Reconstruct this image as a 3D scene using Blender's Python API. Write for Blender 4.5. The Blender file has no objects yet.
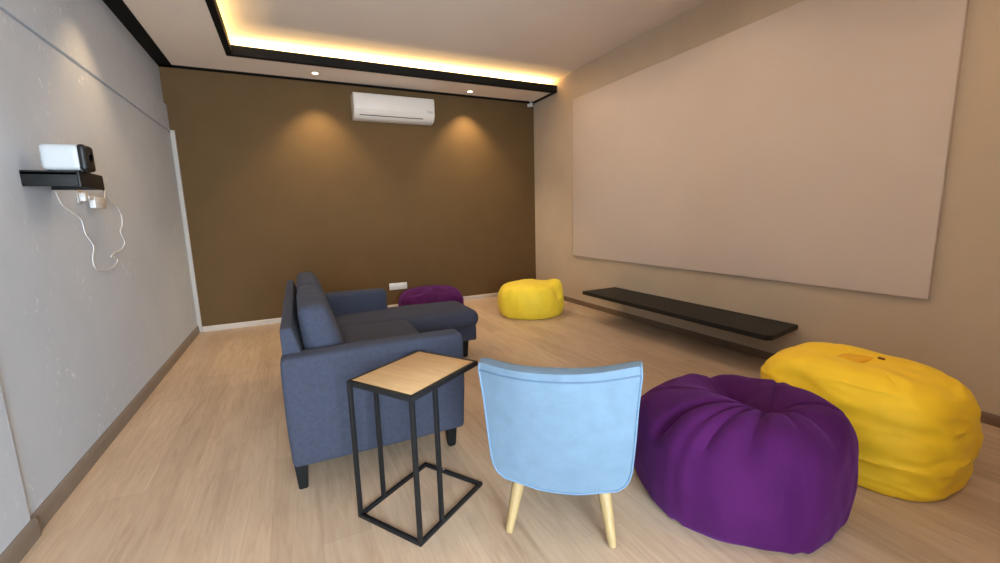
import bpy, bmesh, math, random
from mathutils import Vector, Matrix, noise
random.seed(7)
S = bpy.context.scene
COL = S.collection
PI = math.pi

# ------------------------------------------------------------------ materials
def new_mat(name):
    m = bpy.data.materials.new(name); m.use_nodes = True
    nt = m.node_tree; b = nt.nodes['Principled BSDF']
    return m, nt, b

def ramp(nt, fac, stops):
    r = nt.nodes.new('ShaderNodeValToRGB')
    el = r.color_ramp.elements
    while len(el) < len(stops): el.new(0.5)
    for e, (p, c) in zip(el, stops):
        e.position = p; e.color = (c[0], c[1], c[2], 1)
    nt.links.new(fac, r.inputs[0])
    return r.outputs[0]

def coords(nt, scale=(1, 1, 1), rot=(0, 0, 0)):
    t = nt.nodes.new('ShaderNodeTexCoord'); mp = nt.nodes.new('ShaderNodeMapping')
    mp.inputs['Scale'].default_value = scale; mp.inputs['Rotation'].default_value = rot
    nt.links.new(t.outputs['Object'], mp.inputs[0])
    return mp.outputs[0]

def noise_tex(nt, vec, scale, detail=4, rough=.55, dist=0):
    n = nt.nodes.new('ShaderNodeTexNoise')
    n.inputs['Scale'].default_value = scale; n.inputs['Detail'].default_value = detail
    n.inputs['Roughness'].default_value = rough; n.inputs['Distortion'].default_value = dist
    nt.links.new(vec, n.inputs['Vector'])
    return n.outputs['Fac']

def bump(nt, b, h, strength, dist=.01):
    bp = nt.nodes.new('ShaderNodeBump')
    bp.inputs['Strength'].default_value = strength; bp.inputs['Distance'].default_value = dist
    nt.links.new(h, bp.inputs['Height']); nt.links.new(bp.outputs[0], b.inputs['Normal'])

def sc(c, k): return tuple(min(1, x * k) for x in c)

def plain(name, col, rough=.5, var=.06, scale=12, bmp=0, bscale=300, sheen=0, sheen_col=None, metal=0, spec=.5):
    m, nt, b = new_mat(name)
    v = coords(nt)
    n = noise_tex(nt, v, scale)
    nt.links.new(ramp(nt, n, [(.3, sc(col, 1 - var)), (.7, sc(col, 1 + var))]), b.inputs['Base Color'])
    b.inputs['Roughness'].default_value = rough; b.inputs['Metallic'].default_value = metal
    b.inputs['Specular IOR Level'].default_value = spec
    if bmp: bump(nt, b, noise_tex(nt, v, bscale, 3), bmp, .003)
    if sheen:
        b.inputs['Sheen Weight'].default_value = sheen
        b.inputs['Sheen Roughness'].default_value = .45
        b.inputs['Sheen Tint'].default_value = (*(sheen_col or col), 1)
    return m

def wood_floor():
    m, nt, b = new_mat('oak laminate planks')
    v = coords(nt, rot=(0, 0, PI / 2))
    br = nt.nodes.new('ShaderNodeTexBrick'); nt.links.new(v, br.inputs['Vector'])
    br.offset = .37; br.inputs['Scale'].default_value = 1
    br.inputs['Brick Width'].default_value = 1.25; br.inputs['Row Height'].default_value = .19
    br.inputs['Mortar Size'].default_value = .0012; br.inputs['Mortar Smooth'].default_value = .3
    br.inputs['Color1'].default_value = (0, 0, 0, 1); br.inputs['Color2'].default_value = (1, 1, 1, 1)
    br.inputs['Mortar'].default_value = (.5, .5, .5, 1); br.inputs['Bias'].default_value = 0
    v2 = coords(nt, scale=(9, .9, 1))
    g = noise_tex(nt, v2, 3.2, 8, .62, 1.1)
    v3 = coords(nt, scale=(2.2, .5, 1))
    g2 = noise_tex(nt, v3, 2.0, 4, .5, .6)
    mx = nt.nodes.new('ShaderNodeMix'); mx.data_type = 'FLOAT'; mx.inputs[0].default_value = .35
    nt.links.new(g, mx.inputs[2]); nt.links.new(g2, mx.inputs[3])
    c = ramp(nt, mx.outputs[0], [(.28, (.42, .285, .188)), (.5, (.54, .39, .268)), (.72, (.645, .49, .35))])
    tone = ramp(nt, br.outputs['Color'], [(0, (.86, .85, .84)), (1, (1.0, 1.0, 1.0))])
    mul = nt.nodes.new('ShaderNodeMix'); mul.data_type = 'RGBA'; mul.blend_type = 'MULTIPLY'; mul.inputs[0].default_value = 1
    nt.links.new(c, mul.inputs[6]); nt.links.new(tone, mul.inputs[7])
    jn = nt.nodes.new('ShaderNodeMix'); jn.data_type = 'RGBA'
    jf = nt.nodes.new('ShaderNodeMath'); jf.operation = 'MULTIPLY'; jf.inputs[1].default_value = .35
    nt.links.new(br.outputs['Fac'], jf.inputs[0]); nt.links.new(jf.outputs[0], jn.inputs[0])
    nt.links.new(mul.outputs[2], jn.inputs[6]); jn.inputs[7].default_value = (.22, .14, .08, 1)
    nt.links.new(jn.outputs[2], b.inputs['Base Color'])
    b.inputs['Roughness'].default_value = .42; b.inputs['Specular IOR Level'].default_value = .4
    bump(nt, b, g, .08, .002)
    return m

def scuffed_wall():
    m, nt, b = new_mat('scuffed grey wall paint')
    v = coords(nt)
    n1 = noise_tex(nt, v, 1.6, 5, .6)
    base = ramp(nt, n1, [(.3, (.49, .535, .605)), (.7, (.54, .585, .66))])
    # white scuff specks and scrape streaks
    v2 = coords(nt, scale=(1, 1, .6), rot=(0.5, 0, 0))
    n2 = noise_tex(nt, v2, 34, 3, .6, .5)
    n3 = noise_tex(nt, v, 1.9, 2)
    sp = nt.nodes.new('ShaderNodeMath'); sp.operation = 'MULTIPLY'
    a = ramp(nt, n2, [(.625, (0, 0, 0)), (.67, (1, 1, 1))]); bb = ramp(nt, n3, [(.48, (0, 0, 0)), (.6, (.6, .6, .6))])
    nt.links.new(a, sp.inputs[0]); nt.links.new(bb, sp.inputs[1])
    mx = nt.nodes.new('ShaderNodeMix'); mx.data_type = 'RGBA'
    nt.links.new(sp.outputs[0], mx.inputs[0]); nt.links.new(base, mx.inputs[6]); mx.inputs[7].default_value = (.82, .85, .9, 1)
    nt.links.new(mx.outputs[2], b.inputs['Base Color'])
    b.inputs['Roughness'].default_value = .7; b.inputs['Specular IOR Level'].default_value = .2
    bump(nt, b, noise_tex(nt, v, 60, 4), .12, .004)
    return m

M = {}
M['floor'] = wood_floor()
M['wall_grey'] = scuffed_wall()
M['wall_olive'] = plain('dark taupe wall paint', (.116, .0665, .026), .7, .05, 3, .06, 180, spec=.12)
M['wall_taupe'] = plain('warm grey wall paint', (.53, .415, .295), .7, .04, 3, .05, 180, spec=.2)
M['ceiling'] = plain('matt ceiling paint', (.76, .66, .57), .8, .02, 2)
M['soffit'] = plain('soffit paint', (.82, .70, .59), .75, .02, 2)
M['black_trim'] = plain('black painted trim', (.005, .0048, .0045), .7, .1, 8, spec=.15)
M['screen'] = plain('pale screen board', (.60, .49, .405), .7, .02, 2, .03, 400)
M['base_brown'] = plain('brown wood skirting', (.17, .105, .062), .5, .12, 9)
M['base_taupe'] = plain('taupe skirting', (.22, .175, .14), .5, .08, 9)
M['base_pale'] = plain('pale skirting', (.50, .42, .35), .5, .05, 9)
M['white'] = plain('white plastic', (.62, .61, .60), .35, .02, 5)
M['white_strip'] = plain('white corner bead', (.42, .38, .34), .5, .03, 5)
M['ac_white'] = plain('air conditioner plastic', (.62, .56, .50), .5, .02, 5)
M['ac_dark'] = plain('dark vent gap', (.10, .085, .07), .6, .05, 5)
M['ac_grey'] = plain('grey display plastic', (.45, .42, .40), .3, .05, 5)
M['black_plastic'] = plain('black plastic', (.008, .008, .009), .45, .1, 8, spec=.3)
M['shelf_metal'] = plain('black powder coat', (.008, .0078, .0078), .55, .1, 20, spec=.2)
M['lens'] = plain('dark glass lens', (.004, .004, .008), .08, .05, 5)
M['bench_black'] = plain('black laminate', (.010, .0095, .0095), .5, .15, 30, spec=.3)
M['sofa'] = plain('blue grey woven upholstery', (.028, .032, .053), .9, .16, 60, .35, 700, .05, (.35, .37, .5))
M['leg_black'] = plain('black stained wood', (.005, .0045, .004), .55, .1, 15, spec=.2)
M['table_frame'] = plain('black tube steel', (.009, .009, .0095), .5, .1, 15, spec=.25)
M['chair'] = plain('pale blue velvet', (.119, .182, .248), .85, .09, 14, .1, 500, .10, (.7, .85, 1))
M['chair_pipe'] = plain('pale blue piping', (.125, .20, .29), .8, .04, 9)
M['chair_seam'] = plain('pale blue seam thread', (.085, .135, .205), .85, .05, 9)
M['projector_white'] = plain('projector casing', (.42, .43, .44), .4, .02, 5)
M['purple'] = plain('purple bean bag cloth', (.052, .006, .055), .9, .08, 7, .08, 500, .2, (.55, .18, .75), spec=.1)
M['yellow'] = plain('yellow bean bag cloth', (.98, .60, .014), .7, .05, 7, .08, 500, .15, (1, .8, .3))
M['lemon'] = plain('lemon bean bag cloth', (.86, .64, .035), .7, .05, 7, .08, 500, .15, (1, .85, .35))
M['orange'] = plain('orange cloth tab', (.86, .43, .01), .7, .05, 7)
M['label_dark'] = plain('dark cloth tag', (.22, .08, .01), .7, .05, 7)
M['steel'] = plain('steel trim', (.75, .73, .70), .3, .02, 5, metal=.6)

def leg_wood():
    m, nt, b = new_mat('pale beech wood')
    v = coords(nt, scale=(30, 30, 3))
    g = noise_tex(nt, v, 2, 5, .6, .4)
    nt.links.new(ramp(nt, g, [(.3, (.30, .20, .085)), (.7, (.38, .265, .12))]), b.inputs['Base Color'])
    b.inputs['Roughness'].default_value = .45
    return m
M['beech'] = leg_wood()

def top_wood():
    m, nt, b = new_mat('oak table top')
    v = coords(nt, scale=(22, 2, 1))
    g = noise_tex(nt, v, 2.5, 6, .6, .7)
    nt.links.new(ramp(nt, g, [(.3, (.50, .315, .150)), (.7, (.60, .40, .205))]), b.inputs['Base Color'])
    b.inputs['Roughness'].default_value = .55; b.inputs['Specular IOR Level'].default_value = .3
    return m
M['top_wood'] = top_wood()

def emit(name, col, s):
    m, nt, b = new_mat(name)
    b.inputs['Base Color'].default_value = (*col, 1)
    b.inputs['Emission Color'].default_value = (*col, 1); b.inputs['Emission Strength'].default_value = s
    return m
M['lamp'] = emit('lit downlight diffuser', (1, .82, .55), 14)

# ------------------------------------------------------------------ helpers
def obj(name, bm, mat, parent=None, smooth=True, loc=None, rotz=0):
    me = bpy.data.meshes.new(name)
    bmesh.ops.recalc_face_normals(bm, faces=bm.faces)
    bm.to_mesh(me); bm.free()
    me.materials.append(mat)
    if smooth:
        for p in me.polygons: p.use_smooth = True
        try: me.set_sharp_from_angle(angle=math.radians(38))
        except Exception: pass
    o = bpy.data.objects.new(name, me); COL.objects.link(o)
    if parent: o.parent = parent
    if loc: o.location = loc
    if rotz: o.rotation_euler = (0, 0, rotz)
    return o

def tag(o, label, cat, group=None):
    o['label'] = label; o['category'] = cat
    if group: o['group'] = group
    return o

def thing(name, label, cat, loc=(0, 0, 0), rotz=0, group=None):
    o = bpy.data.objects.new(name, None); COL.objects.link(o)
    o.empty_display_size = .1
    o.location = loc; o.rotation_euler = (0, 0, rotz)
    return tag(o, label, cat, group)

def struct(name, bm, mat, smooth=False):
    o = obj(name, bm, mat, None, smooth); o['kind'] = 'structure'
    return o

def box(bm, x0, x1, y0, y1, z0, z1, bev=0, seg=2):
    r = bmesh.ops.create_cube(bm, size=1)
    vs = r['verts']
    for v in vs:
        v.co = Vector(((x0 + x1) / 2 + v.co.x * (x1 - x0), (y0 + y1) / 2 + v.co.y * (y1 - y0), (z0 + z1) / 2 + v.co.z * (z1 - z0)))
    if bev:
        es = list({e for v in vs for e in v.link_edges})
        bmesh.ops.bevel(bm, geom=es, offset=bev, segments=seg, affect='EDGES', profile=.5)
    return bm

def bx(*a, **k): return box(bmesh.new(), *a, **k)

def tube(bm, pts, r, n=8, cap=True):
    pts = [Vector(p) for p in pts]
    rings = []
    prev = None
    for i, p in enumerate(pts):
        t = (pts[min(i + 1, len(pts) - 1)] - pts[max(i - 1, 0)]).normalized()
        if prev is None:
            a = Vector((0, 0, 1)) if abs(t.z) < .9 else Vector((1, 0, 0))
            nrm = t.cross(a).normalized()
        else:
            nrm = (prev - t * prev.dot(t)).normalized()
        prev = nrm; b = t.cross(nrm)
        rr = r[i] if isinstance(r, (list, tuple)) else r
        rings.append([bm.verts.new(p + (nrm * math.cos(2 * PI * k / n) + b * math.sin(2 * PI * k / n)) * rr) for k in range(n)])
    for a, b in zip(rings, rings[1:]):
        for k in range(n):
            bm.faces.new((a[k], a[(k + 1) % n], b[(k + 1) % n], b[k]))
    if cap:
        bm.faces.new(rings[0][::-1]); bm.faces.new(rings[-1])
    return bm

def lathe(bm, prof, c=(0, 0, 0), n=24, axis='Z'):
    c = Vector(c); rings = []
    for r, h in prof:
        ring = []
        for k in range(n):
            a = 2 * PI * k / n; p = Vector((r * math.cos(a), r * math.sin(a), h))
            if axis == 'X': p = Vector((h, p.x, p.y))
            if axis == 'Y': p = Vector((p.x, h, p.y))
            ring.append(bm.verts.new(c + p))
        rings.append(ring)
    for a, b in zip(rings, rings[1:]):
        for k in range(n): bm.faces.new((a[k], a[(k + 1) % n], b[(k + 1) % n], b[k]))
    bm.faces.new(rings[0][::-1]); bm.faces.new(rings[-1])
    return bm

def smoothline(pts, sub=8):
    """Catmull-Rom through points."""
    P = [Vector(p) for p in pts]; out = []
    for i in range(len(P) - 1):
        p0, p1, p2, p3 = P[max(i - 1, 0)], P[i], P[i + 1], P[min(i + 2, len(P) - 1)]
        for k in range(sub):
            t = k / sub
            out.append(.5 * ((2 * p1) + (p2 - p0) * t + (2 * p0 - 5 * p1 + 4 * p2 - p3) * t * t + (3 * p1 - p0 - 3 * p2 + p3) * t ** 3))
    out.append(P[-1]); return out

def cushion(sx, sy, sz, r, n=(14, 14, 8), puff=(0, 0, 0), wr=.003, wscale=6, seed=0, shape=None):
    """Rounded soft block centred at the origin: puff bulges each pair of faces."""
    bm = bmesh.new(); h = Vector((sx / 2, sy / 2, sz / 2)); seen = {}
    def vert(p):
        k = (round(p.x, 5), round(p.y, 5), round(p.z, 5))
        if k not in seen: seen[k] = bm.verts.new(p)
        return seen[k]
    def samples(ax):
        hh = h[ax]; rr = min(r, hh * .98); m = n[ax]
        t = [-hh + rr * (1 - math.cos(k / 4 * PI / 2)) for k in range(4)]
        return t + [-hh + rr + (2 * hh - 2 * rr) * k / m for k in range(m + 1)] + [-x for x in reversed(t)]
    for ax in range(3):
        a, b = [(1, 2), (2, 0), (0, 1)][ax]
        A, B = samples(a), samples(b)
        for s in (-1, 1):
            for i in range(len(A) - 1):
                for j in range(len(B) - 1):
                    q = []
                    for (u, v) in ((A[i], B[j]), (A[i + 1], B[j]), (A[i + 1], B[j + 1]), (A[i], B[j + 1])):
                        p = Vector((0, 0, 0)); p[ax] = s * h[ax]; p[a] = u; p[b] = v
                        q.append(vert(p))
                    bm.faces.new(q if s > 0 else q[::-1])
    off = Vector((seed * 3.1, seed * 1.7, seed))
    for v in bm.verts:
        p = v.co.copy()
        inn = Vector([max(-(h[i] - min(r, h[i] * .98)), min(h[i] - min(r, h[i] * .98), p[i])) for i in range(3)])
        d = p - inn
        if d.length > 1e-6: p = inn + d.normalized() * min(r, d.length * 1.0 if False else r)
        f = [1 - min(1, abs(p[i]) / h[i]) ** 2 for i in range(3)]
        q = p.copy()
        for i in range(3):
            o1, o2 = [j for j in range(3) if j != i]
            q[i] += puff[i] * (p[i] / h[i]) * f[o1] * f[o2]
        w = noise.noise(p * wscale + off) + .5 * noise.noise(p * wscale * 2.7 + off)
        if d.length > 1e-6: q += d.normalized() * w * wr
        else: q += p.normalized() * w * wr
        if shape: q = shape(q)
        v.co = q
    return bm

def xform(bm, mat):
    bmesh.ops.transform(bm, matrix=mat, verts=bm.verts); return bm

# ------------------------------------------------------------------ room numbers
XL, XR, YB, ZC, ZT = -1.092, 3.595, 6.058, 2.999, 3.174
YF, XF = 5.453, -.431
YN = -2.9
JX, FY = 1.2, -.22

# floor / ceiling
bm = bx(XL - .12, XR + .12, YN - .12, YB + .12, -.08, 0); struct('floor', bm, M['floor'])
bm = bx(XL - .12, XR + .12, YN - .12, YB + .12, ZT, ZT + .08); struct('ceiling', bm, M['ceiling'])
# walls
bm = bx(XL - .12, XR + .12, YB, YB + .12, 0, ZT); struct('wall_back', bm, M['wall_olive'])
bm = bx(XR, XR + .12, FY - .12, YB, 0, ZT); struct('wall_right', bm, M['wall_taupe'])
PX = XL - .014          # face of the proud plaster panel
NX = XL - .001           # face of the nearer, thicker section
bm = bx(XL - .12, XL - .035, YN, YB, 0, ZT)
box(bm, XL - .06, PX, 2.33, YB, 2.314, 2.60, bev=.004, seg=1)       # plaster band over the joint
box(bm, XL - .06, PX - .018, 2.33, YB, 2.285, 2.32)                 # the joint, set back
box(bm, XL - .06, PX, 2.33, YB, 0, 2.294, bev=.003, seg=1)
box(bm, XL - .06, NX, YN, 2.33, 0, 2.60, bev=.004, seg=1)
struct('wall_left', bm, M['wall_grey'])
# front wall beside the camera, which stands in a wide opening; bright glazed porch beyond

bm = bx(JX, XR, FY - .12, FY, 0, ZT); box(bm, XL, JX, FY - .12, FY, 2.55, ZT)
box(bm, JX, JX + .12, YN, FY - .12, 0, ZT); box(bm, XL, JX, YN - .12, YN, 2.45, ZT)
struct('wall_front', bm, M['wall_taupe'])
bm = bmesh.new()
for a, b_ in ((XL + .05, XL + .11), (.95, 1.01), (JX - .06, JX)): box(bm, a, b_, YN - .09, YN - .03, 0, 2.45, bev=.004)
for a, b_ in ((0, .06), (2.39, 2.45)): box(bm, XL + .05, JX, YN - .09, YN - .03, a, b_, bev=.004)
struct('door_1', bm, M['black_trim'])

# dropped soffit along the left and the back
bm = bx(XL - .035, XF, FY, YB, ZC, ZC + .02); box(bm, XF, XR, YF, YB, ZC, ZC + .02)
struct('trim_1', bm, M['soffit'])
# black fascia round the recess
bm = bx(XF, XF + .058, FY, YF, ZC - .006, ZC + .092, bev=.003, seg=1)
box(bm, XF, XR, YF - .058, YF, ZC - .006, ZC + .092, bev=.003, seg=1)
struct('trim_2', bm, M['black_trim'])
# black shadow gap at the wall tops
bm = bx(XL - .035, XL + .098, FY, YB, ZC - .008, ZC + .004); box(bm, XL - .035, XR, YB - .085, YB, ZC - .008, ZC + .004)
box(bm, XR - .06, XR, YF - .058, YB, ZC - .008, ZC + .004)
struct('trim_3', bm, M['black_trim'])
# white bead down the end of the plaster panel
bm = bx(PX, PX + .045, YB - .028, YB, 0, 2.325, bev=.004, seg=1)
struct('trim_4', bm, M['white_strip'])

def skirting(prof_axis, a0, a1, face, depth, h, sign):
    bm = bmesh.new()
    prof = [(0, 0), (depth, 0), (depth, h * .72), (depth * .75, h * .9), (depth * .35, h), (0, h)]
    ends = []
    for a in (a0, a1):
        ring = []
        for d, z in prof:
            ring.append(bm.verts.new((face + sign * d, a, z) if prof_axis == 'Y' else (a, face + sign * d, z)))
        ends.append(ring)
    n = len(prof)
    for k in range(n): bm.faces.new((ends[0][k], ends[0][(k + 1) % n], ends[1][(k + 1) % n], ends[1][k]))
    bm.faces.new(ends[0]); bm.faces.new(ends[1][::-1])
    return bm
bm = skirting('Y', 2.33, 6.028, PX, .016, .088, 1)
t = skirting('Y', YN, 2.34, NX, .016, .088, 1)
me = bpy.data.meshes.new('tmp'); t.to_mesh(me); t.free(); bm.from_mesh(me); bpy.data.meshes.remove(me)
struct('baseboard_left', bm, M['base_taupe'])
struct('baseboard_back', skirting('X', PX + .045, XR, YB, .014, .064, -1), M['base_pale'])
struct('baseboard_right', skirting('Y', FY, YB - .014, XR, .014, .066, -1), M['base_brown'])

# ------------------------------------------------------------------ projection screen board
t = thing('projection_screen', 'huge plain pale beige projection board on the right wall', 'screen', (XR - .001, 3.085, .694))
obj('screen_board', cushion(.03, 3.79, 2.103, .006, (1, 8, 8), wr=0), M['screen'], t).location = (-.015, 0, 1.0515)

# ------------------------------------------------------------------ floating bench shelf
t = thing('floating_shelf', 'long black floating shelf low on the right wall under the screen', 'shelf', (XR, 3.03, .318))
bm = bmesh.new()
out = [(0, -1.12), (-.36, -1.12), (-.43, -1.09), (-.475, -1.02), (-.49, -.94), (-.49, 1.12), (0, 1.12)]
out = [(0, -1.08), (-.46, -1.16), (-.505, -1.135), (-.505, 1.09), (0, 1.09)]
lo = [bm.verts.new((x, y, 0)) for x, y in out]; hi = [bm.verts.new((x, y, .04)) for x, y in out]
bm.faces.new(lo[::-1]); bm.faces.new(hi)
for k in range(len(out)): bm.faces.new((lo[k], lo[(k + 1) % len(out)], hi[(k + 1) % len(out)], hi[k]))
bmesh.ops.bevel(bm, geom=list(bm.edges), offset=.003, segments=2, affect='EDGES')
obj('shelf_board', bm, M['bench_black'], t)

# ------------------------------------------------------------------ air conditioner
t = thing('air_conditioner', 'white split air conditioner high on the dark back wall', 'air conditioner', (1.385, YB, 2.56))
W, Dp, Hh = 1.06, .2, .315
def ac_body():
    prof = [(0, 0), (-.10, 0), (-.155, .03), (-.195, .085), (-.20, .11), (-.20, .285), (-.185, .308), (-.16, .315), (0, .315)]
    bm = bmesh.new(); rings = []
    for x in (-W / 2, -W / 2 + .008, W / 2 - .008, W / 2):
        k = .96 if abs(x) == W / 2 else 1
        rings.append([bm.verts.new((x, y * k, .157 + (z - .157) * k)) for y, z in prof])
    n = len(prof)
    for a, b in zip(rings, rings[1:]):
        for k in range(n): bm.faces.new((a[k], a[(k + 1) % n], b[(k + 1) % n], b[k]))
    bm.faces.new(rings[0]); bm.faces.new(rings[-1][::-1])
    return bm
obj('body', ac_body(), M['ac_white'], t)
obj('front_panel', bx(-W / 2 + .012, W / 2 - .012, -.208, -.196, .105, .288, bev=.005), M['ac_white'], t)
bm = bmesh.new(); box(bm, -W / 2 + .07, W / 2 - .16, -.006, .006, -.002, .002, bev=.001)
xform(bm, Matrix.Translation((0, -.168, .045)) @ Matrix.Rotation(-1.0, 4, 'X'))
obj('air_slot', bm, M['ac_dark'], t)
bm = bx(-W / 2 + .06, W / 2 - .12, -.03, .03, -.004, .004, bev=.003)
xform(bm, Matrix.Translation((0, -.135, .018)) @ Matrix.Rotation(-.55, 4, 'X'))
obj('air_flap', bm, M['ac_white'], t)
obj('display', bx(W / 2 - .11, W / 2 - .03, -.2115, -.206, .118, .145, bev=.002), M['ac_grey'], t)

# ------------------------------------------------------------------ recessed downlights
DL = [(.427, 5.726, 'left', 'recessed round ceiling downlight left of the air conditioner'), (2.421, 5.80, 'right', 'recessed round ceiling downlight right of the air conditioner')]
for i, (x, y, _, lab) in enumerate(DL):
    t = thing('downlight', lab, 'ceiling light', (x, y, ZC), 0, 'downlights over the back wall')
    bm = bmesh.new()
    lathe(bm, [(.032, -.002), (.040, -.005), (.045, -.004), (.046, .004), (.030, .004)], n=28)
    obj('trim_ring', bm, M['white'], t)
    bm = bmesh.new(); lathe(bm, [(.001, -.0045), (.026, -.0045), (.033, -.0015), (.033, .003)], n=24)
    obj('diffuser', bm, M['lamp'], t)

# ------------------------------------------------------------------ security camera in the corner
t = thing('security_camera', 'small white security camera in the far ceiling corner', 'camera', (3.47, 5.93, ZC - .008), math.radians(28))
t.scale = (.75, .75, .75)
bm = bmesh.new(); lathe(bm, [(.028, 0), (.028, -.01), (.012, -.014), (.012, -.045)], n=18); obj('mount', bm, M['white'], t)
bm = bmesh.new(); lathe(bm, [(.02, .07), (.03, .066), (.033, .05), (.033, -.05), (.029, -.058), (.022, -.058)], (0, 0, -.075), 20, 'Y'); obj('housing', bm, M['white'], t)
bm = bmesh.new(); lathe(bm, [(.022, -.056), (.022, -.062), (.012, -.066)], (0, 0, -.075), 18, 'Y'); obj('lens', bm, M['lens'], t)

# ------------------------------------------------------------------ wall outlets
t = thing('wall_outlet', 'white double power outlet low on the dark back wall', 'outlet', (1.308, YB, .325), 0)
obj('cover_plate', bx(-.127, .127, -.012, 0, -.048, .048, bev=.006), M['white'], t)
for x in (-.06, .06):
    obj('socket', bx(x - .045, x + .045, -.0145, -.011, -.034, .034, bev=.003), M['white'], t)
t = thing('wall_outlet', 'small white outlet on the left wall below the projector shelf', 'outlet', (PX, 3.385, 1.480))
obj('cover_plate', bx(0, .01, -.03, .03, -.05, .05, bev=.004), M['white_strip'], t)

# ------------------------------------------------------------------ projector shelf, projector, adapter, cable
SX0, SX1, SY0, SY1, SZ0, SZ1 = PX, -.898, 2.80, 3.085, 1.490, 1.566
t = thing('projector_shelf', 'small black wall shelf under the projector on the grey left wall', 'shelf', (PX, (SY0 + SY1) / 2, SZ0))
d = SX1 - PX; hy_ = (SY1 - SY0) / 2; hz_ = SZ1 - SZ0
obj('shelf_plate', bx(0, d, -hy_, hy_, hz_ - .022, hz_ - .008, bev=.002), M['shelf_metal'], t)
for s in (-1, 1):
    a = s * hy_
    obj('side_panel', bx(0, d - .004, min(a, a - s * .008), max(a, a - s * .008), 0, hz_ - .002, bev=.0015), M['shelf_metal'], t)
obj('front_lip', bx(d - .008, d + .002, -hy_ - .002, hy_ + .012, -.002, hz_, bev=.0015), M['black_plastic'], t)

t = thing('projector', 'white portable projector with black lens face on the wall shelf', 'projector', (-.948, 2.865, SZ1 - .005), 0)
PD, PH = .105, .125
o = obj('housing', cushion(.150, PD, PH, .022, (8, 4, 5), wr=0), M['projector_white'], t); o.location = (-.012, 0, PH / 2 + .006)
o = obj('front_cover', cushion(.036, PD + .003, PH + .003, .017, (2, 4, 5), wr=0), M['black_plastic'], t); o.location = (.068, 0, PH / 2 + .006)
bm = bmesh.new(); lathe(bm, [(.026, .082), (.026, .0868), (.022, .088), (.018, .086)], (0, 0, PH / 2 + .012), 24, 'X'); obj('lens', bm, M['lens'], t)
for sx in (-.06, .055):
    for sy in (-.032, .032):
        bm = bmesh.new(); lathe(bm, [(.008, 0), (.010, .002), (.010, .008)], (sx, sy, 0), 12); obj('foot', bm, M['black_plastic'], t)

t = thing('power_adapter', 'white power adapter plugged in under the projector shelf', 'adapter', (PX + .01, 3.53, 1.442))
obj('adapter_body', bx(.008, .040, -.065, .105, -.038, .034, bev=.008), M['white'], t)
obj('plug', bx(0, .03, -.17, -.12, .0, .05, bev=.006), M['white'], t)
obj('plug_bridge', bx(.015, .035, -.13, -.06, .012, .036, bev=.005), M['white'], t)

def wallpt(pix_yz, off=.010): return (PX + off, pix_yz[0], pix_yz[1])
cab = [(3.085, 1.47), (3.12, 1.40), (3.23, 1.36), (3.33, 1.32), (3.355, 1.24), (3.43, 1.16), (3.38, 1.08), (3.42, 1.02), (3.58, .995), (3.72, 1.01), (3.79, 1.045),
       (3.73, 1.07), (3.68, 1.075), (3.76, 1.095), (3.90, 1.11), (3.98, 1.16), (3.93, 1.235), (3.99, 1.28), (4.02, 1.34), (3.97, 1.40), (3.84, 1.46), (3.78, 1.52), (3.72, 1.50), (3.66, 1.458)]
pts = [wallpt((c[0] + .02, c[1] + .015), .008 + .002 * math.sin(i * 1.3)) for i, c in enumerate(cab)]
pts[-1] = (PX + .035, 3.637, 1.445); pts[-2] = (PX + .03, 3.69, 1.475); pts[0] = (PX + .02, 3.06, 1.48)
bm = bmesh.new(); tube(bm, smoothline(pts, 7), .0034, 6)
tag(obj('power_cable', bm, M['white']), 'thin white cable drooping down the left wall from the adapter', 'cable')

# ------------------------------------------------------------------ sofa with chaise
ang = math.radians(-.7)
t = thing('chaise_sofa', 'blue grey corner sofa with chaise facing the screen', 'sofa', (-.059, 2.161, 0), ang)
SF = M['sofa']
L0, L1 = -.07, 1.84
def put(name, bm, x, y, z, roty=0, mat=None, rotx=0, parent=None):
    xform(bm, Matrix.Translation((x, y, z)) @ Matrix.Rotation(roty, 4, 'Y') @ Matrix.Rotation(rotx, 4, 'X'))
    return obj(name, bm, mat or SF, parent or t)
def armf(p):
    if p.z < 0: p.x += (.008 if p.x < 0 else -.014) * (-p.z / .26)
    return p
put('armrest', cushion(.88, .14, .535, .024, (16, 4, 10), (.004, .006, .008), .002, 7, 1, armf), .400, L0 + .07, .4085)
put('armrest', cushion(.84, .14, .50, .032, (16, 4, 10), (.004, .006, .008), .002, 7, 2, armf), .345, L1 - .07, .410)
def backf(p):
    k = (p.z + .32) / .64
    p.x = -.1075 + (p.x + .1075) * (1 - .76 * max(0, k))
    return p
put('backrest', cushion(.215, L1 - .02 - .0, .64, .018, (4, 16, 12), (.002, 0, 0), .0015, 6, 3, backf), .075, L1 / 2 + .005, .48)
put('seat_base', bx(.04, .79, .06, L1 - .13, .168, .32, bev=.012), 0, 0, 0)
put('seat_cushion', cushion(.74, 1.20, .175, .045, (12, 14, 4), (.006, .004, .018), .003, 6, 4), .465, .665, .39)
put('seat_cushion', cushion(1.35, .58, .165, .078, (18, 10, 4), (.008, .006, .018), .003, 6, 5), .815, 1.555, .387)
put('chaise_base', cushion(.72, .44, .155, .02, (10, 6, 3), wr=.001), 1.135, 1.60, .238)
def bc(p):
    k = (p.z + .24) / .5
    p.x *= 1.12 - .40 * k
    p.x -= .095 * k
    return p
put('back_cushion', cushion(.19, .80, .50, .052, (6, 16, 14), (.016, .012, .010), .007, 5, 6, bc), .205, .48, .632)
put('back_cushion', cushion(.19, .78, .50, .055, (6, 16, 14), (.016, .012, .010), .007, 5, 9, bc), .205, 1.28, .632)
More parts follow.
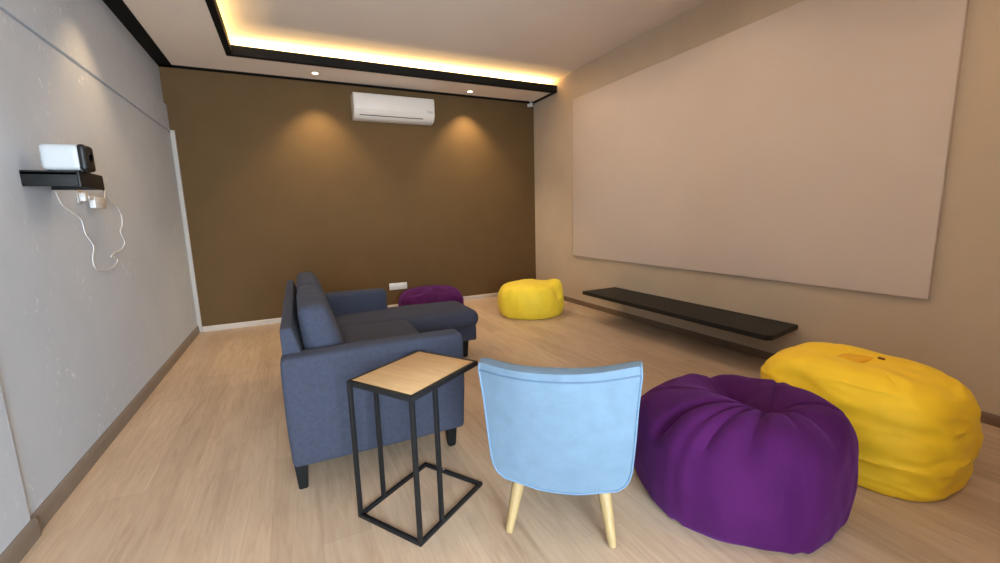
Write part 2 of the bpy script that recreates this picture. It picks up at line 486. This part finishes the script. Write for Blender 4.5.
def sleg(x, y):
    bm = bmesh.new(); r = bmesh.ops.create_cube(bm, size=1)
    for v in bm.verts:
        k = 1 if v.co.z > 0 else .62
        v.co = Vector((v.co.x * .066 * k, v.co.y * .066 * k, (v.co.z + .5) * .172))
    bmesh.ops.bevel(bm, geom=list(bm.edges), offset=.005, segments=2, affect='EDGES')
    o = obj('leg', bm, M['leg_black'], t); o.location = (x, y, 0)
for x, y in ((.0, 0.0), (.775, .03), (0, L1 - .08), (.72, L1 - .08), (1.395, 1.45), (1.395, 1.75)): sleg(x, y)

# ------------------------------------------------------------------ C-shaped side table
rz = math.radians(33.2)
TL, TW, TH, q = .450, .362, .632, .017
c0 = Vector((.437, 1.784, 0)) - Vector((math.cos(rz), math.sin(rz), 0)) * TL / 2 + Vector((-math.sin(rz), math.cos(rz), 0)) * TW / 2
t = thing('side_table', 'black wire frame side table with oak top beside the sofa', 'table', c0, rz)
obj('table_top', bx(q * .8, TL - q * .8, -TW + q * .8, -q * .8, TH - .017, TH - .001, bev=.001), M['top_wood'], t)
def frame(z0, z1):
    bm = bmesh.new()
    box(bm, 0, TL, -q, 0, z0, z1, bev=.0015); box(bm, 0, TL, -TW, -TW + q, z0, z1, bev=.0015)
    box(bm, 0, q, -TW + q, -q, z0, z1, bev=.0015); box(bm, TL - q, TL, -TW + q, -q, z0, z1, bev=.0015)
    return bm
obj('top_frame', frame(TH - .022, TH), M['table_frame'], t)
obj('base_frame', frame(0, q), M['table_frame'], t)
for x in (0, .137):
    for y in (-q, -TW):
        obj('post', bx(x, x + q, y, y + q, q, TH - .022, bev=.0015), M['table_frame'], t)
bm = bmesh.new(); lathe(bm, [(.004, 0), (.0045, .0015), (.002, .003)], (TL - q / 2, -.13, q), 10); obj('screw', bm, M['steel'], t)

# ------------------------------------------------------------------ pale blue tub chair (seen from behind)
fd = Vector((.635, .772, 0)).normalized()
rz = math.atan2(fd.y, fd.x) - PI / 2       # local +Y = facing direction, +X = chair's right
t = thing('tub_chair', 'pale blue velvet tub chair with splayed wooden legs, seen from behind', 'chair', (.857, 1.29, 0), rz)
CH = M['chair']
def lerp(tab, x):
    for (a, fa), (b, fb) in zip(tab, tab[1:]):
        if x <= b: return fa + (fb - fa) * max(0, (x - a)) / (b - a)
    return tab[-1][1]
ZB, ZTOP = .208, .764
HW = [(0, .10), (.004, .14), (.012, .175), (.026, .205), (.05, .232), (.085, .252), (.13, .265), (.2, .274), (.4, .281), (.65, .286), (.85, .293), (.95, .297), (1, .290)]
def yback(s, tt):
    lean = .045 - .135 * tt ** 1.15                 # leans backwards as it rises
    curve = .075 * (abs(s) * lerp(HW, tt) / .29) ** 2.2 * (.35 + .65 * tt)  # edges curl forward
    return lean + curve - .045
def backpt(s, tt, extra=0):
    dip = (-.016 * (1 - abs(s) ** 2.4) - .006 * abs(s) ** 9 + .010 * s) * max(0, tt - .75) / .25
    z = ZB + (ZTOP - ZB) * tt + dip
    z += .006 * abs(s) ** 3 * (1 - tt) ** 6
    return Vector((s * lerp(HW, tt), yback(s, tt) + extra, z))
def shell(th=.085):
    bm = bmesh.new(); ns, nt_ = 26, 30
    TT = [(i / nt_) ** 1.25 for i in range(nt_ + 1)]
    outer = [[bm.verts.new(backpt(-1 + 2 * j / ns, tt, -.012 * (1 - (2 * j / ns - 1) ** 2) * math.sin(PI * min(1, tt)))) for j in range(ns + 1)] for tt in TT]
    inner = [[bm.verts.new(backpt((-1 + 2 * j / ns) * .97, tt * .975 + .008, th)) for j in range(ns + 1)] for tt in TT]
    for i in range(nt_):
        for j in range(ns):
            bm.faces.new((outer[i][j], outer[i][j + 1], outer[i + 1][j + 1], outer[i + 1][j]))
            bm.faces.new((inner[i][j], inner[i + 1][j], inner[i + 1][j + 1], inner[i][j + 1]))
    rim_o = outer[0] + [r[-1] for r in outer[1:]] + outer[-1][-2::-1] + [r[0] for r in outer[-2:0:-1]]
    rim_i = inner[0] + [r[-1] for r in inner[1:]] + inner[-1][-2::-1] + [r[0] for r in inner[-2:0:-1]]
    # rounded rim: a middle loop pushed out
    cen = Vector((0, .0, .5)); mid = []
    for a, b in zip(rim_o, rim_i):
        m = (a.co + b.co) / 2; dirv = (m - cen); dirv.y = 0; dirv.normalize()
        mid.append(bm.verts.new(m + dirv * .014))
    n = len(mid)
    for k in range(n):
        k2 = (k + 1) % n
        bm.faces.new((rim_o[k], mid[k], mid[k2], rim_o[k2])); bm.faces.new((mid[k], rim_i[k], rim_i[k2], mid[k2]))
    return bm
obj('backrest', shell(), CH, t)
# piping along the edge of the back panel and the seam under the top roll
edge = [backpt(-1, 1 - i / 24, -.002) for i in range(25)] + [backpt(-1 + 2 * i / 20, 0, -.002) for i in range(1, 20)] + [backpt(1, i / 24, -.002) for i in range(25)]
bm = bmesh.new(); tube(bm, edge, .0040, 6); obj('piping', bm, M['chair_pipe'], t)
seam = [backpt(-.985 + 1.97 * i / 30, .935, -.0135 * (1 - (-.985 + 1.97 * i / 30) ** 2) * math.sin(PI * .935) - .001) for i in range(31)]
bm = bmesh.new(); tube(bm, seam, .0036, 6); obj('top_seam', bm, M['chair_seam'], t)
# wings sloping down to the seat front
def wing(sd):
    bm = bmesh.new(); n, k = 20, 14; rings = []
    for i in range(n + 1):
        f = i / n
        y = .055 + .44 * f
        x0 = .243 - .012 * math.sin(PI * f) + .01 * f
        top = .70 - .235 * (f ** .8); bot = .262 - .008 * math.sin(PI * f)
        th = .042 - .008 * f
        ring = []
        for j in range(2 * k):
            a = 2 * PI * j / (2 * k)
            ca, sa = math.cos(a), math.sin(a)
            zz = (top + bot) / 2 + (top - bot) / 2 * math.copysign(abs(sa) ** .45, sa)
            x = sd * (x0 - .045 * (1 - min(1, (zz - bot) / .25)))
            ring.append(bm.verts.new((x + th * math.copysign(abs(ca) ** .6, ca), y, zz)))
        rings.append(ring)
    for a, b in zip(rings, rings[1:]):
        for j in range(2 * k): bm.faces.new((a[j], a[(j + 1) % (2 * k)], b[(j + 1) % (2 * k)], b[j]))
    for r, sg in ((rings[0], -1), (rings[-1], 1)):
        c = bm.verts.new(sum((v.co for v in r), Vector()) / len(r) + Vector((0, .02 * sg, 0)))
        for j in range(2 * k): bm.faces.new((r[j], r[(j + 1) % (2 * k)], c))
    return bm
for sd in (-1, 1): obj('arm_wing', wing(sd), CH, t)
b_ = cushion(.49, .50, .19, .05, (10, 10, 4), (.004, .012, .006), .002, 6, 11); o = obj('seat_base', b_, CH, t); o.location = (0, .295, .305)
b_ = cushion(.45, .46, .11, .045, (10, 10, 4), (.004, .01, .022), .002, 6, 12); o = obj('seat_cushion', b_, CH, t); o.location = (0, .31, .44)
def cleg(x0, y0, x1, y1, ztop):
    bm = bmesh.new()
    tube(bm, [(x0, y0, 0), (x0 + (x1 - x0) * .04, y0 + (y1 - y0) * .04, ztop * .03), (x1, y1, ztop)], [.0145, .017, .030], 16)
    return bm
for (x0, y0, x1, y1) in ((-.2085, 0, -.165, .075), (.2085, 0, .165, .075), (-.205, .50, -.17, .42), (.205, .50, .17, .42)):
    lg = obj('leg', cleg(x0, y0, x1, y1, .245), M['beech'], t)

# ------------------------------------------------------------------ bean bags
def bag(rx, ry, h, eb=.62, et=.75, belly=.42, gores=6, g0=0, facet=.35, seam=.012, folds=(), dents=(), wr=.012, wscale=4.5, seed=0, lean=(0, 0), plan=None, NA=144, NV=72, stretch=(1, 1, 1), base=.80, crown=(0, 0), pinch=0):
    """Slumped cloth bag resting on z=0. dents: (x,y,z,radius,depth) pushes inward; folds: (ang, width, a0, a1, depth)."""
    bm = bmesh.new(); rows = []
    off = Vector((seed * 7.3, seed * 3.1, seed * 1.9))
    for i in range(NV + 1):
        f = i / NV; row = []
        for j in range(NA):
            th = 2 * PI * j / NA
            if f < .12:
                r = base * (f / .12); z = 0.0
            else:
                g = (f - .12) / .88            # 0 at floor contact, 1 at crown
                a = g * PI - PI / 2
                # lower half bulges from base radius to 1 at belly, upper half domes
                if g < .42:
                    u = g / .42
                    r = base + (1 - base) * math.sin(u * PI / 2) ** .8
                    z = belly * (1 - math.cos(u * PI / 2)) ** .9
                else:
                    u = (g - .42) / .58
                    r = max(0, math.cos(u * PI / 2)) ** et
                    z = belly + (1 - belly) * math.sin(u * PI / 2) ** (eb * 1.6)
            gph = ((th - g0) * gores / (2 * PI)) % 1.0
            poly = math.cos(PI / gores) / math.cos((gph - .5) * 2 * PI / gores)
            k = 1 - facet + facet * poly / math.cos(PI / gores) ** .5
            dsm = min(gph, 1 - gph) * 2 * PI / gores
            ins = seam * math.exp(-(dsm / .035) ** 2) * (1 if f > .12 else 0)
            px = plan(th) if plan else 1
            x = rx * r * k * px * math.cos(th); y = ry * r * k * px * math.sin(th); zz = h * z
            if f > .12:
                ck = max(0, 1 - r) if g > .42 else 0
                x += crown[0] * ck; y += crown[1] * ck; zz -= pinch * math.exp(-(r / .22) ** 2) if g > .42 else 0
            nrm = Vector((math.cos(th) * (r + .05), math.sin(th) * (r + .05), (z - belly) * 1.3)).normalized()
            p = Vector((x, y, zz)); p -= nrm * ins
            if f > .12:
                edge = min(1, (f - .12) / .12)
                for (fa, fw, z0, z1, fdp) in folds:
                    dth = (th - fa + PI) % (2 * PI) - PI
                    zz_ = zz / h
                    if z0 < zz_ < z1:
                        w = math.sin(PI * (zz_ - z0) / (z1 - z0))
                        p -= nrm * fdp * math.exp(-(dth / fw) ** 2) * w
                q = Vector((p.x * stretch[0], p.y * stretch[1], p.z * stretch[2])) * wscale + off
                w = noise.noise(q) + .55 * noise.noise(q * 2.3)
                rid = 1 - abs(noise.noise(q * 1.25 + Vector((5, 2, 9)))) * 2
                p += nrm * (w * wr + max(0, rid - .55) * wr * 1.1) * edge
                for (dx, dy, dz, dr, dd) in dents:
                    e = (p - Vector((dx, dy, dz))).length / dr
                    if e < 2.6: p -= (nrm * .6 + Vector((0, 0, .4)) if dz > .5 * h else nrm) * dd * math.exp(-e * e)
                zc_ = max(0, p.z) / h; p.x += lean[0] * zc_ ** 1.5; p.y += lean[1] * zc_ ** 1.5
            p.z = max(0, p.z)
            row.append(p)
        rows.append(row)
    V = []
    for i, row in enumerate(rows):
        if i == 0 or i == NV:
            c = sum(row, Vector()) / NA
            V.append([bm.verts.new(c)])
        else: V.append([bm.verts.new(p) for p in row])
    for i in range(NV):
        a, b = V[i], V[i + 1]
        for j in range(NA):
            j2 = (j + 1) % NA
            if len(a) == 1: bm.faces.new((a[0], b[j2], b[j]))
            elif len(b) == 1: bm.faces.new((a[j], a[j2], b[0]))
            else: bm.faces.new((a[j], a[j2], b[j2], b[j]))
    return bm

R = math.radians
def squarish(p): return lambda th: (abs(math.cos(th)) ** p + abs(math.sin(th)) ** p) ** (-1 / p)
# near purple bag
t = thing('bean_bag', 'big purple bean bag right of the pale blue chair', 'bean bag', (1.765, 1.20, 0), 0)
bm = bag(.455, .455, .475, eb=.46, et=.46, belly=.38, gores=6, g0=R(-111), facet=.55, seam=.016, crown=(.02, -.15), pinch=.06,
         folds=[(R(-119), .10, -.02, .98, .050), (R(-107), .03, .0, 1.1, .010), (R(-150), .16, -.1, .9, -.025), (R(-140), .10, .68, 1.2, .03), (R(-84), .10, .78, 1.2, .02), (R(172), .07, .60, 1.1, .04), (R(-160), .05, .66, 1.1, .02), (R(60), .12, .6, 1.1, .03)],
         dents=[(.09, .09, .45, .13, .12), (-.20, -.06, .42, .15, -.03), (.20, -.16, .42, .13, -.02)], wr=.009, wscale=4, seed=1, base=.90)
obj('cover', bm, M['purple'], t)

# near yellow bag
t = thing('bean_bag', 'big golden yellow bean bag nearest the right wall', 'bean bag', (2.585, 1.09, 0), R(-4))
bm = bag(.335, .435, .515, eb=.42, et=.42, belly=.42, gores=4, g0=R(45), facet=.10, seam=.006, plan=squarish(2.7),
         folds=[], dents=[(.02, -.02, .55, .10, .03)], wr=.014, wscale=5, seed=4, stretch=(1, .5, 2.3), base=.93)
obj('cover', bm, M['yellow'], t)
o = obj('top_patch', cushion(.17, .12, .02, .009, (6, 4, 1), (0, 0, .008), .006, 9, 3), M['orange'], t); o.location = (.03, .04, .497)
o = obj('cloth_tag', cushion(.012, .03, .012, .004, (1, 2, 1), wr=0), M['label_dark'], t); o.location = (.10, -.04, .51)

# far lemon bag
t = thing('bean_bag', 'lemon yellow bean bag in the far right corner', 'bean bag', (2.75, 4.78, 0), 0)
bm = bag(.44, .43, .42, eb=.48, et=.46, belly=.42, gores=6, g0=R(10), facet=.25, seam=.006,
         folds=[(R(-60), .2, .55, 1.0, .03)], dents=[(.31, -.14, .40, .10, -.075), (.2, -.35, .3, .1, .03)], wr=.009, wscale=5, seed=6, base=.86)
obj('cover', bm, M['lemon'], t)

# far purple bag
t = thing('bean_bag', 'purple bean bag by the back wall behind the sofa chaise', 'bean bag', (1.60, 5.42, 0), 0)
bm = bag(.44, .42, .36, eb=.5, et=.5, belly=.42, gores=6, g0=R(20), facet=.4, seam=.008,
         folds=[(R(-120), .2, .55, 1.0, .04)], dents=[(-.25, -.1, .36, .12, .05), (.05, -.1, .38, .08, -.03)], wr=.014, wscale=5, seed=8, base=.86)
obj('cover', bm, M['purple'], t)

# ------------------------------------------------------------------ lights
def area(name, loc, rot, sx, sy, power, col, spread=None):
    l = bpy.data.lights.new(name, 'AREA'); l.shape = 'RECTANGLE'; l.size = sx; l.size_y = sy
    l.energy = power; l.color = col
    if spread: l.spread = spread
    o = bpy.data.objects.new(name, l); COL.objects.link(o); o.location = loc; o.rotation_euler = rot
    return o
def spot(name, loc, target, power, col, angle, blend=.6, r=.03):
    l = bpy.data.lights.new(name, 'SPOT'); l.energy = power; l.color = col
    l.spot_size = R(angle); l.spot_blend = blend; l.shadow_soft_size = r
    o = bpy.data.objects.new(name, l); COL.objects.link(o); o.location = loc
    o.rotation_euler = (Vector(target) - Vector(loc)).to_track_quat('-Z', 'Y').to_euler()
    return o
COVE = (1, .67, .25); WARM2 = (1, .78, .48); SOFT = (1, .81, .60)
# daylight through the glazed doorway behind the camera
area('daylight', (-.07, YN - .14, 1.25), (-PI / 2, 0, PI), 2.0, 2.3, 590, (.70, .86, 1))
# cove strips lying on the soffit behind the fascia, shining up
area('cove_light', ((XF + XR) / 2, YF + .12, ZC + .07), (PI, 0, 0), XR - XF - .05, .03, 74, COVE)
area('cove_light', (XF - .12, (YF + FY) / 2, ZC + .07), (PI, 0, 0), .03, YF - FY, 82, COVE)
for x, y, _, _ in DL: spot('downlight_or_fill', (x, y, ZC - .012), (x, y + .05, 0), 128, WARM2, 95, .7)
for x, y in ((-.76, 3.78),): spot('downlight_or_fill', (x, y, ZC - .012), (x, y, 0), 50, (1, .66, .34), 84, .8)
for x, y in ((1.1, 4.4), (2.5, 4.4), (1.1, 2.6), (2.5, 2.6), (2.1, .2)): spot('downlight_or_fill', (x, y, ZT - .012), (x, y, 0), 29 if y > 2 else 55, SOFT, 168, .5, .05)  # unseen fill spots added under the main ceiling for warm brightness, no fixtures here

w = bpy.data.worlds.new('World'); S.world = w; w.use_nodes = True
w.node_tree.nodes['Background'].inputs[0].default_value = (.72, .86, 1, 1)
w.node_tree.nodes['Background'].inputs[1].default_value = .6

# ------------------------------------------------------------------ camera
yaw, pit, rol, F = .4502007, .1563814, .0276689, 426.149
cy, sy, cp, sp = math.cos(yaw), math.sin(yaw), math.cos(pit), math.sin(pit)
fwd = Vector((sy * cp, cy * cp, -sp)); right = Vector((cy, -sy, 0)); down = fwd.cross(right)
cr, sr = math.cos(rol), math.sin(rol)
r2 = right * cr + down * sr; d2 = down * cr - right * sr
cam = bpy.data.cameras.new('camera'); co = bpy.data.objects.new('camera', cam); COL.objects.link(co)
m3 = Matrix((r2, -d2, -fwd)).transposed()
co.matrix_world = Matrix.Translation((0, 0, 1.3)) @ m3.to_4x4()
cam.sensor_fit = 'HORIZONTAL'; cam.sensor_width = 36; cam.lens = F / 1000 * 36; cam.clip_start = .05
S.camera = co
S.view_settings.view_transform = 'Standard'; S.view_settings.look = 'None'
S.view_settings.exposure = 0; S.view_settings.gamma = 1; S.view_settings.use_curve_mapping = False
